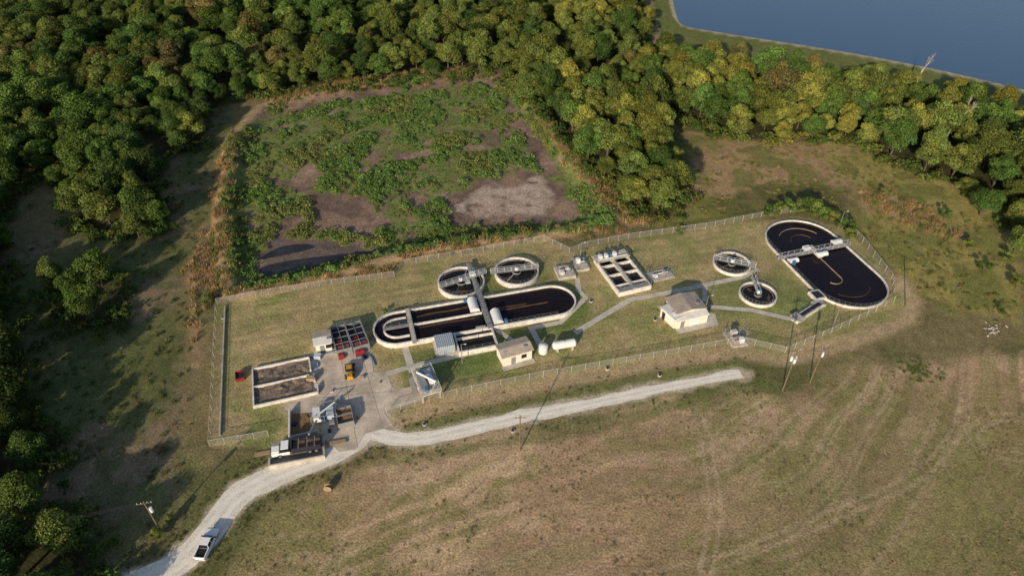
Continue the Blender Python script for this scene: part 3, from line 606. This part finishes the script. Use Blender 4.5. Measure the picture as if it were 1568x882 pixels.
for p in ([(470,545),(482,550),(488,560),(480,566)],[(484,540),(498,541),(512,538)],[(545,548),(566,545),(575,560)]):
    q=smooth_path(GP(p),5)
    for s,e in zip(q[:-1],q[1:]): b.cyl((*s,.18),(*e,.18),.14,'blue',n=6)
q=Vector(G(487,548));b.box(q.x-.7,q.x+.7,q.y-.6,q.y+.6,.05,1.0,'blueg');q=Vector(G(478,583));b.box(q.x-1,q.x+.6,q.y-.5,q.y+.5,.05,1.2,'tan');b.done('blue_hose')
b=B();rr=random.Random(3)
for (u,v) in ((475,552),(492,545),(470,575),(520,612),(508,600),(560,548),(548,640),(470,640),(452,650),(556,578),(583,585),(505,660)):
    q=Vector(G(u,v));s=rr.uniform(.25,.6);b.T=Matrix.Translation((q.x,q.y,.05))@Matrix.Rotation(rr.random()*3,4,'Z');b.box(-s,s,-s*.6,s*.6,0,s*rr.uniform(.5,1.2),rr.choice(['steel','blueg','tan','conc','dark','wood']),.03);b.box(-s*.3,s*1.4,s*.7,s*.85,0,.12,'wood')
b.done('yard_clutter')
b=B();q=Vector(G(503,750));b.T=Matrix.Translation((q.x,q.y,0))@Matrix.Scale(.75,4);b.cyl((0,-.5,1),(0,-.35,1),1,'tan',n=20);b.cyl((0,.35,1),(0,.5,1),1,'tan',n=20);b.cyl((0,-.35,1),(0,.35,1),.55,'wood',n=16);b.box(-.9,.9,-.6,.6,0,.15,'wood');b.done('cable_spool')
b=B()
for u,v in ((342,487),(785,660),(905,462),(650,650),(930,565),(1010,575),(1003,490)):
    q=G(u,v);b.cyl((*q,0),(*q,.3),.45,'conc',n=14);b.cyl((*q,.3),(*q,.36),.3,'dark',n=12)
b.done('manhole_riser')
b=B()
for i in range(34):
    q=G(1522+random.gauss(0,7),506+random.gauss(0,5));s=random.uniform(.12,.4);b.T=Matrix.Translation((q[0],q[1],s*.2))@Matrix.Rotation(random.random()*6,4,Vector((random.random(),random.random(),1)).normalized())
    b.box(-s,s,-s*.6,s*.6,-s*.25,s*.3,'rock',s*.15)
b.done('rubble_pile')
# ------------------------------------------------------------------ fence
def fence(path,name='chainlink_fence',h=1.8):
    b=B();P=[Vector(p) for p in path]
    for a,c in zip(P[:-1],P[1:]):
        L=(c-a).length;m=max(1,round(L/3))
        for i in range(m):
            q0=a+(c-a)*i/m;q1=a+(c-a)*(i+1)/m;z0=max(0,float(hz(q0.x,q0.y)));z1=max(0,float(hz(q1.x,q1.y)))
            b.cyl((*q0,z0+h),(*q1,z1+h),.032,'galv',n=4)
            b.add([(*q0,z0+.05),(*q1,z1+.05),(*q1,z1+h),(*q0,z0+h)],[(0,1,2,3)],'chain')
            b.cyl((*q0,z0-.2),(*q0,z0+h+.12),.045,'galv',n=6)
        b.cyl((*c,0),(*c,h+.12),.05,'galv',n=6)
    return b.done(name)
fence(GP([(412,668),(322,683),(333,466),(470,442),(604,424),(620,406),(740,386),(833,369),(872,388),(900,378),(962,366),(1080,350),(1165,333)]))
fence(GP([(1165,333),(1240,322),(1295,345),(1320,372),(1364,428),(1368,462),(1340,478),(1272,510),(1202,540),(1132,524),(1000,548),(832,577),(700,604),(592,633)]))
# ------------------------------------------------------------------ poles
def pole(A,h,arm=True,tr=0,lamp=False,name='utility_pole',rot=0):
    q=G(*A);b=B();b.T=Matrix.Translation((q[0],q[1],0))@Matrix.Rotation(rot,4,'Z');b.cyl((0,0,0),(0,0,h),.15 if not lamp else .09,'wood' if not lamp else 'steel',.10 if not lamp else .06,n=8)
    if arm: b.box(-1.25,1.25,-.06,.06,h-.7,h-.56,'wood'); [b.cyl((x,0,h-.56),(x,0,h-.3),.05,'steelw',n=6) for x in (-1.1,-.5,.5,1.1)]
    for i in range(tr): a=i*2.1;b.cyl((.45*math.cos(a),.45*math.sin(a),h-3.2),(.45*math.cos(a),.45*math.sin(a),h-2.1),.28,'steelw',n=10)
    if lamp: b.cyl((0,0,h-.1),(.8,0,h+.05),.04,'steel',n=6);b.box(.7,1.1,-.1,.1,h,h+.1,'steelw')
    return b.done(name)
pole((796,690),10.5,True,0);pole((1198,598),12,True,3,rot=.5);pole((1240,586),11,True,1,rot=.5);pole((246,812),9,True,1,rot=.2)
for p in ((708,557),(888,400),(1276,497),(1283,352),(1078,482)): pole(p,6,False,0,True,'light_pole')
pole((1386,470),8,False,0,False,'utility_pole')
b=B()
def wire(p,q,sag=1):
    p=Vector(p);q=Vector(q);L=[p+(q-p)*t/12-Vector((0,0,sag*4*(t/12)*(1-t/12))) for t in range(13)]
    for s,e in zip(L[:-1],L[1:]): b.cyl(s,e,.018,'dark',n=3)
t1=G(246,812);t0=(t1[0]-45,t1[1]-10);pa=G(1198,598);pb=G(1240,586)
for o in (-1,0,1): wire((t1[0]+o,t1[1],8.6),(t0[0]+o,t0[1],8.6));wire((pa[0]+o,pa[1],11.6),(pb[0]+o,pb[1],10.6),.3)
b.done('overhead_wire')
# ------------------------------------------------------------------ vegetation
def leafquads(c,nrm,size,rng):
    n=len(c);nrm=nrm/np.linalg.norm(nrm,axis=1)[:,None]
    r=rng.normal(size=(n,3));t=np.cross(nrm,r);t/=np.linalg.norm(t,axis=1)[:,None];bb=np.cross(nrm,t)
    s=size[:,None];k=rng.uniform(.6,1.2,(n,4))
    V=np.stack([c+t*s*k[:,:1],c+bb*s*k[:,1:2]*.8,c-t*s*k[:,2:3],c-bb*s*k[:,3:4]*.8],1).reshape(-1,3)
    return V,np.arange(4*n).reshape(n,4)
def dirs(n,rng,zmin=-.45):
    v=rng.normal(size=(n*3,3));v/=np.linalg.norm(v,axis=1)[:,None];v=v[v[:,2]>zmin][:n];return v
def tube(a,b,r0,r1,n=6):
    a=np.array(a,float);b=np.array(b,float);d=b-a;d/=np.linalg.norm(d);q=np.cross(d,[.3,.9,.2]);q/=np.linalg.norm(q);w=np.cross(d,q)
    t=np.arange(n)*2*np.pi/n;ring=np.cos(t)[:,None]*q+np.sin(t)[:,None]*w
    V=np.vstack([a+ring*r0,b+ring*r1]);F=np.array([(i,(i+1)%n,n+(i+1)%n,n+i) for i in range(n)]);return V,F
def tree_mesh(seed,H,R,nb=15,per=300,ls=(.17,.33),shape=1.0):
    rng=np.random.default_rng(seed);Vs=[];Fs=[];Ms=[];Ts=[];off=0
    cz=H*.53
    C0=[]
    for i in range(nb):
        v=rng.normal(size=3);v/=np.linalg.norm(v);rr=rng.uniform(.35,1)**.6
        zz=v[2]*H*.30*rr*shape
        wd=.76-.25*max(0,zz)/(H*.3)
        C0.append((v[0]*R*wd*rr,v[1]*R*wd*rr,cz+zz))
    C0=np.array(C0);rad=R*rng.uniform(.18,.40,nb)
    def push(V,F,m,t):
        nonlocal off
        Vs.append(V);Fs.append(F+off);Ms.append(np.full(len(F),m));Ts.append(t);off+=len(V)
    for i in range(nb):
        npb=int(per*(rad[i]/(R*.34))**2)
        d=dirs(npb,rng);n=len(d);p=C0[i]+d*(rad[i]*rng.uniform(.60,1.22,n))[:,None]*np.array([1,1,.85])
        keep=np.ones(n,bool)
        for j in range(nb):
            if j!=i: keep&=np.linalg.norm(p-C0[j],axis=1)>rad[j]*.66
        p=p[keep];d=d[keep];n=len(p)
        if n==0: continue
        sz=rng.uniform(ls[0],ls[1],n);V,F=leafquads(p,d+rng.normal(size=(n,3))*.5,sz,rng)
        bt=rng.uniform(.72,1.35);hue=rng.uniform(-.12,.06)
        hi=1+.16*np.clip((p[:,2]-cz)/(H*.35),-.6,1)  # foliage highlight painted into the leaf tint: brighter and warmer toward crown top
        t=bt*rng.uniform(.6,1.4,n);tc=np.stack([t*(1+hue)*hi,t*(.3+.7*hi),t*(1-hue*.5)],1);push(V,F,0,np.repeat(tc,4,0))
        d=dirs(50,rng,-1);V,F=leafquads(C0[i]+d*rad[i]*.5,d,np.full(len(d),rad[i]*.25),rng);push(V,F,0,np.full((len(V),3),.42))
    V,F=tube((0,0,-.3),(0,0,cz*.9),H*.028,H*.014);push(V,F,1,np.ones((len(V),3)))
    for i in range(0,nb,2):
        V,F=tube((0,0,cz*rng.uniform(.4,.8)),C0[i],H*.012,H*.005,5);push(V,F,1,np.ones((len(V),3)))
    return np_mesh('broadleaf_tree',np.vstack(Vs),np.vstack(Fs),[M['leaf'],M['bark']],np.concatenate(Ms),np.vstack(Ts))
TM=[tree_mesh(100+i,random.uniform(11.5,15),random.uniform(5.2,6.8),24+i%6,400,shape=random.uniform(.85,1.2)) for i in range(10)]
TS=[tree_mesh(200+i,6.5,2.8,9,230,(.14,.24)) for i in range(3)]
def put_tree(x,y,meshes,s,col,parent=None,name='broadleaf_tree',z=0):
    o=bpy.data.objects.new(name,random.choice(meshes));o.location=(x,y,z);o.rotation_euler=(random.uniform(-.06,.06),random.uniform(-.06,.06),random.random()*6.28)
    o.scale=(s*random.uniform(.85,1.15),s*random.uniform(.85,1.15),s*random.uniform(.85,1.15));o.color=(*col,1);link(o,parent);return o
def jitc(c,a=.28,h=.08):
    k=random.uniform(1-a,1+a);q=random.uniform(-h,h);return (c[0]*k*(1+q),c[1]*k,c[2]*k*(1-q*.5))
forest=empty('forest')
cell={}
def ok(x,y,dm):
    cx,cy=int(x//9),int(y//9)
    for i in (-1,0,1):
        for j in (-1,0,1):
            for (a,c) in cell.get((cx+i,cy+j),()):
                if (a-x)**2+(c-y)**2<dm*dm: return False
    cell.setdefault((cx,cy),[]).append((x,y));return True
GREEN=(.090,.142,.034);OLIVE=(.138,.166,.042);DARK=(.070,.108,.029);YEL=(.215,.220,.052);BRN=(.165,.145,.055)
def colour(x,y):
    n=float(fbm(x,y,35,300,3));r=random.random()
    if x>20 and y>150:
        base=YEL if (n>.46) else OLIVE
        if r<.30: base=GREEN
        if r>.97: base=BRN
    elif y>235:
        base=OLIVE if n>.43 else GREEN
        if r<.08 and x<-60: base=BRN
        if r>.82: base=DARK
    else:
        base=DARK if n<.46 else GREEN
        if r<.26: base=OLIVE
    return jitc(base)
cnt=0
for pi,p in enumerate(forests):
    px=[q[0] for q in p];py=[q[1] for q in p]
    xa,xb,ya,yb=max(min(px),-330),min(max(px),360),max(min(py),5),min(max(py),430)
    N=int((xb-xa)*(yb-ya)/7)
    XX=RNG.uniform(xa,xb,N);YY=RNG.uniform(ya,yb,N);D=sd(p,XX,YY);lk=sd(lakep,XX,YY)
    for x,y,dd_,l in zip(XX,YY,D,lk):
        if dd_<.3 or l>-9: continue
        if abs(x)>y*.80+70: continue
        dm=5.8 if y<260 else 6.8
        if pi in (2,3): dm=6.8
        if not ok(x,y,dm): continue
        s=random.uniform(.62,1.12)*(1.0 if dd_>4 else .85)
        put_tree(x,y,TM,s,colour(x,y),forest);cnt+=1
print('trees',cnt)
for (u,v,s,c,small) in ((318,466,.5,OLIVE,1),(1445,335,.55,GREEN,1),(1300,365,.55,OLIVE,1),(1296,352,.6,GREEN,1),(1480,380,.5,OLIVE,1),(1505,415,.55,GREEN,1),(1540,400,.6,OLIVE,1),(1555,440,.6,OLIVE,1),
   (1500,330,.8,GREEN,0),(1552,385,.7,OLIVE,0),(1350,300,.45,BRN,1),(1040,360,.4,OLIVE,1),(1176,333,.6,GREEN,1),(1190,329,.65,OLIVE,1),(1205,327,.65,GREEN,1),(1218,326,.7,OLIVE,1),(1232,328,.7,GREEN,1),(1246,331,.7,OLIVE,1),(1260,336,.7,GREEN,1),(1274,342,.65,OLIVE,1),(1286,350,.6,GREEN,1),
   (245,822,.35,OLIVE,1),(262,800,.3,OLIVE,1),(590,480,.22,GREEN,1),(1530,480,.35,GREEN,1),(1475,300,.6,OLIVE,0),(1555,350,.7,YEL,0)):
    q=G(u,v);put_tree(q[0],q[1],TS if small else TM,s*(1.3 if small else 1),jitc(c),None,'shrub' if small else 'broadleaf_tree',-.9*s if small else 0)
def bare(u,v,h,seed):
    rng=random.Random(seed);b=B();q=G(u,v);b.T=Matrix.Translation((q[0],q[1],0))
    def br(p,d,L,r,k):
        e=p+d*L;b.cyl(p,e,r,'deadbark',r*.6,n=6)
        if k:
            for i in range(3): br(p+d*L*rng.uniform(.6,1),(d+Vector((rng.uniform(-.6,.6),rng.uniform(-.6,.6),rng.uniform(.1,.6)))).normalized(),L*rng.uniform(.42,.62),r*.5,k-1)
    br(Vector((0,0,0)),Vector((.02,0,1)).normalized(),h*.5,.26,4);b.done('dead_tree')
bare(1398,142,18,1);bare(1448,215,15,2);bare(1470,205,14,3)
def bush_tpl(seed,n=110):
    rng=np.random.default_rng(seed);k=5;c=rng.uniform(-.5,.5,(k,3));c[:,2]=rng.uniform(.15,.45,k);r=rng.uniform(.3,.5,k)
    i=rng.integers(0,k,n);d=dirs(n,rng,-.1);n=len(d);i=i[:n];p=c[i]+d*r[i][:,None]*np.array([1,1,.9])
    V,F=leafquads(p,d+rng.normal(size=(n,3))*.5,rng.uniform(.09,.17,n),rng);return V,F,np.repeat(rng.uniform(.65,1.35,n),4)
def tuft_tpl(seed,n=46):
    rng=np.random.default_rng(seed);a=rng.uniform(0,6.28,n);p=np.stack([rng.normal(0,.4,n),rng.normal(0,.4,n),np.zeros(n)],1)
    h=rng.uniform(.5,1.0,n);lean=rng.normal(0,.25,(n,2));w=.05
    t=np.stack([np.cos(a)*w,np.sin(a)*w,np.zeros(n)],1);top=p+np.concatenate([lean,h[:,None]],1)
    V=np.stack([p-t,p+t,top+t*.5,top-t*.5],1).reshape(-1,3);return V,np.arange(4*n).reshape(n,4),np.repeat(rng.uniform(.6,1.4,n),4)
def scatter(name,pts,sz,cols,tpls,zs=1.0):
    Vs=[];Fs=[];Ts=[];off=0;H=hz(np.array([p[0] for p in pts]),np.array([p[1] for p in pts]))
    for i,(x,y) in enumerate(pts):
        V,F,t=tpls[i%len(tpls)];a=RNG.uniform(0,6.28);c,s=math.cos(a),math.sin(a);k=sz[i]
        W=np.empty_like(V);W[:,0]=(V[:,0]*c-V[:,1]*s)*k+x;W[:,1]=(V[:,0]*s+V[:,1]*c)*k+y;W[:,2]=V[:,2]*k*zs+H[i]
        Vs.append(W);Fs.append(F+off);off+=len(V);Ts.append(t[:,None]*np.array(cols[i]))
    link(bpy.data.objects.new(name,np_mesh(name,np.vstack(Vs),np.vstack(Fs),[M['weed']],None,np.vstack(Ts))))
BT=[bush_tpl(i) for i in range(5)];TT=[tuft_tpl(i) for i in range(5)]
lx=[q[0] for q in lagoon];ly=[q[1] for q in lagoon]
N=14000;PX=RNG.uniform(min(lx)-6,max(lx)+6,N);PY=RNG.uniform(min(ly)-6,max(ly)+6,N);big=sstep(.36,.56,fbm(PX,PY,7,90,3));m=veg_mask(PX,PY)*(.28+.72*big);k=RNG.random(N)<m
PX,PY,big=PX[k],PY[k],big[k];nn_=fbm(PX,PY,10,91,3)
cols=[np.array((.15,.235,.062))*random.uniform(.7,1.25) if a>.45 else np.array((.20,.23,.07))*random.uniform(.7,1.2) for a in nn_]
scatter('lagoon_weeds',list(zip(PX,PY)),.45+1.15*big*RNG.uniform(.5,1.5,len(PX)),cols,BT,.8);print('weeds',len(PX))
def inpoly(p,n,jit=0):
    px=[q[0] for q in p];py=[q[1] for q in p];x=RNG.uniform(min(px),max(px),n);y=RNG.uniform(min(py),max(py),n);k=sd(p,x,y)+RNG.normal(0,1,n)*jit>0;return x[k],y[k]
PXs=[];PYs=[]
for p in dries:
    px=[q[0] for q in p];py=[q[1] for q in p];A=(max(px)-min(px))*(max(py)-min(py))
    x,y=inpoly(p,int(A*.5),1.2);PXs.append(x);PYs.append(y)
x=np.concatenate(PXs);y=np.concatenate(PYs);k=sd(lawn,x,y)<-.5;x,y=x[k],y[k];
cols=[np.array(random.choice([(.42,.27,.13),(.38,.26,.13),(.28,.24,.09),(.17,.20,.065)]))*random.uniform(.7,1.2) for _ in x]
scatter('tall_dry_grass',list(zip(x,y)),RNG.uniform(.6,1.5,len(x)),cols,TT);print('dry',len(x))
PXs=[];PYs=[];CC=[];SS=[]
for p,dn,cs in ((meadow,.22,[(.25,.24,.075),(.16,.19,.055),(.30,.22,.11)]),(leftshade,.16,[(.13,.15,.05),(.20,.17,.08),(.09,.12,.04)])):
    px=[q[0] for q in p];py=[q[1] for q in p];A=(max(px)-min(px))*(max(py)-min(py));x,y=inpoly(p,int(A*dn),2)
    k=(fbm(x,y,12,95,3)>.42)&(sd(lawn,x,y)<-1)&(dline(road_main,x,y)>3.5);x,y=x[k],y[k]
    PXs.append(x);PYs.append(y);CC+=[np.array(random.choice(cs))*random.uniform(.7,1.2) for _ in x];SS+=list(RNG.uniform(.35,1.0,len(x)))
for path,dn in ((road_main,2),(road_east,1.0)):
    q=np.array(path);n=int(len(q)*dn*4);i=RNG.integers(0,len(q),n);off=RNG.normal(0,1,(n,2));off/=np.linalg.norm(off,axis=1)[:,None];pp=q[i]+off*RNG.uniform(3.4,6,(n,1))+RNG.normal(0,.8,(n,2))
    k=(dline(road_main,pp[:,0],pp[:,1])>3.2)&(dline(road_east,pp[:,0],pp[:,1])>2.6)&(sd(yard,pp[:,0],pp[:,1])<-2);pp=pp[k];PXs.append(pp[:,0]);PYs.append(pp[:,1]);CC+=[np.array((.19,.19,.07))*random.uniform(.6,1.2) for _ in pp];SS+=list(RNG.uniform(.2,.5,len(pp)))
x,y=RNG.normal(0,1,60)*2+G(1405,568)[0],RNG.normal(0,1,60)*1.6+G(1405,568)[1];PXs.append(x);PYs.append(y);CC+=[np.array((.13,.19,.05))]*60;SS+=[.5]*60
x=np.concatenate(PXs);y=np.concatenate(PYs);scatter('rough_herbs',list(zip(x,y)),SS,CC,BT+TT,.7);print('herbs',len(x))
x,y=inpoly([(-70,45),(-20,95),(55,120),(130,110),(170,60),(60,15),(-60,15)],9000);k=(sd(field,x,y)>1)&(fbm(x,y,10,700,3)>.50);x,y=x[k],y[k]
scatter('field_tussocks',list(zip(x,y)),RNG.uniform(.18,.42,len(x)),[np.array(random.choice([(.30,.24,.12),(.22,.20,.09),(.44,.32,.20)]))*random.uniform(.8,1.2) for _ in x],TT,.55);print('tuss',len(x))
PXs=[];PYs=[];CC=[]
for p in forests:
    n=len(p)
    for i in range(n):
        a=np.array(p[i]);c=np.array(p[(i+1)%n]);L=np.linalg.norm(c-a)
        if L>400: continue
        m_=int(L*1.1);t=RNG.random(m_);pp=a+(c-a)*t[:,None]+RNG.normal(0,2.2,(m_,2));k=(np.abs(pp[:,0])<pp[:,1]*.8+60)&(sd(lakep,pp[:,0],pp[:,1])<-12)&(pp[:,1]<340);pp=pp[k]
        PXs.append(pp[:,0]);PYs.append(pp[:,1]);CC+=[np.array(colour(x_,y_))*.9 for x_,y_ in pp]
x=np.concatenate(PXs);y=np.concatenate(PYs);scatter('forest_undergrowth',list(zip(x,y)),RNG.uniform(1.2,2.8,len(x)),CC,BT,1.1);print('under',len(x))
# ------------------------------------------------------------------ light, sky, camera
az=math.radians(23);el=math.radians(20)
trav=Vector((math.sin(az)*math.cos(el),math.cos(az)*math.cos(el),-math.sin(el)))
sl=bpy.data.lights.new('sun','SUN');sl.energy=5.0;sl.angle=math.radians(.5);sl.color=(1,.85,.64)
so=bpy.data.objects.new('sun',sl);so.rotation_euler=trav.to_track_quat('-Z','Y').to_euler();so.location=(-50,-100,80);link(so)
w=bpy.data.worlds.new('World');SC.world=w;w.use_nodes=True;nt=w.node_tree
sky=nt.nodes.new('ShaderNodeTexSky');sky.sky_type='NISHITA';sky.sun_disc=False;sky.sun_elevation=el;sky.sun_rotation=az+math.pi
nt.links.new(sky.outputs[0],nt.nodes['Background'].inputs[0]);nt.nodes['Background'].inputs[1].default_value=.12
cam=bpy.data.cameras.new('camera');cam.sensor_width=36;cam.lens=36*FPX/1568;cam.clip_end=9000;cam.clip_start=.5
co=bpy.data.objects.new('camera',cam);co.location=(0,0,CAM_H);co.rotation_euler=(math.pi/2-PITCH,0,0);link(co);SC.camera=co
SC.view_settings.view_transform='Standard';SC.view_settings.look='None';SC.view_settings.exposure=0
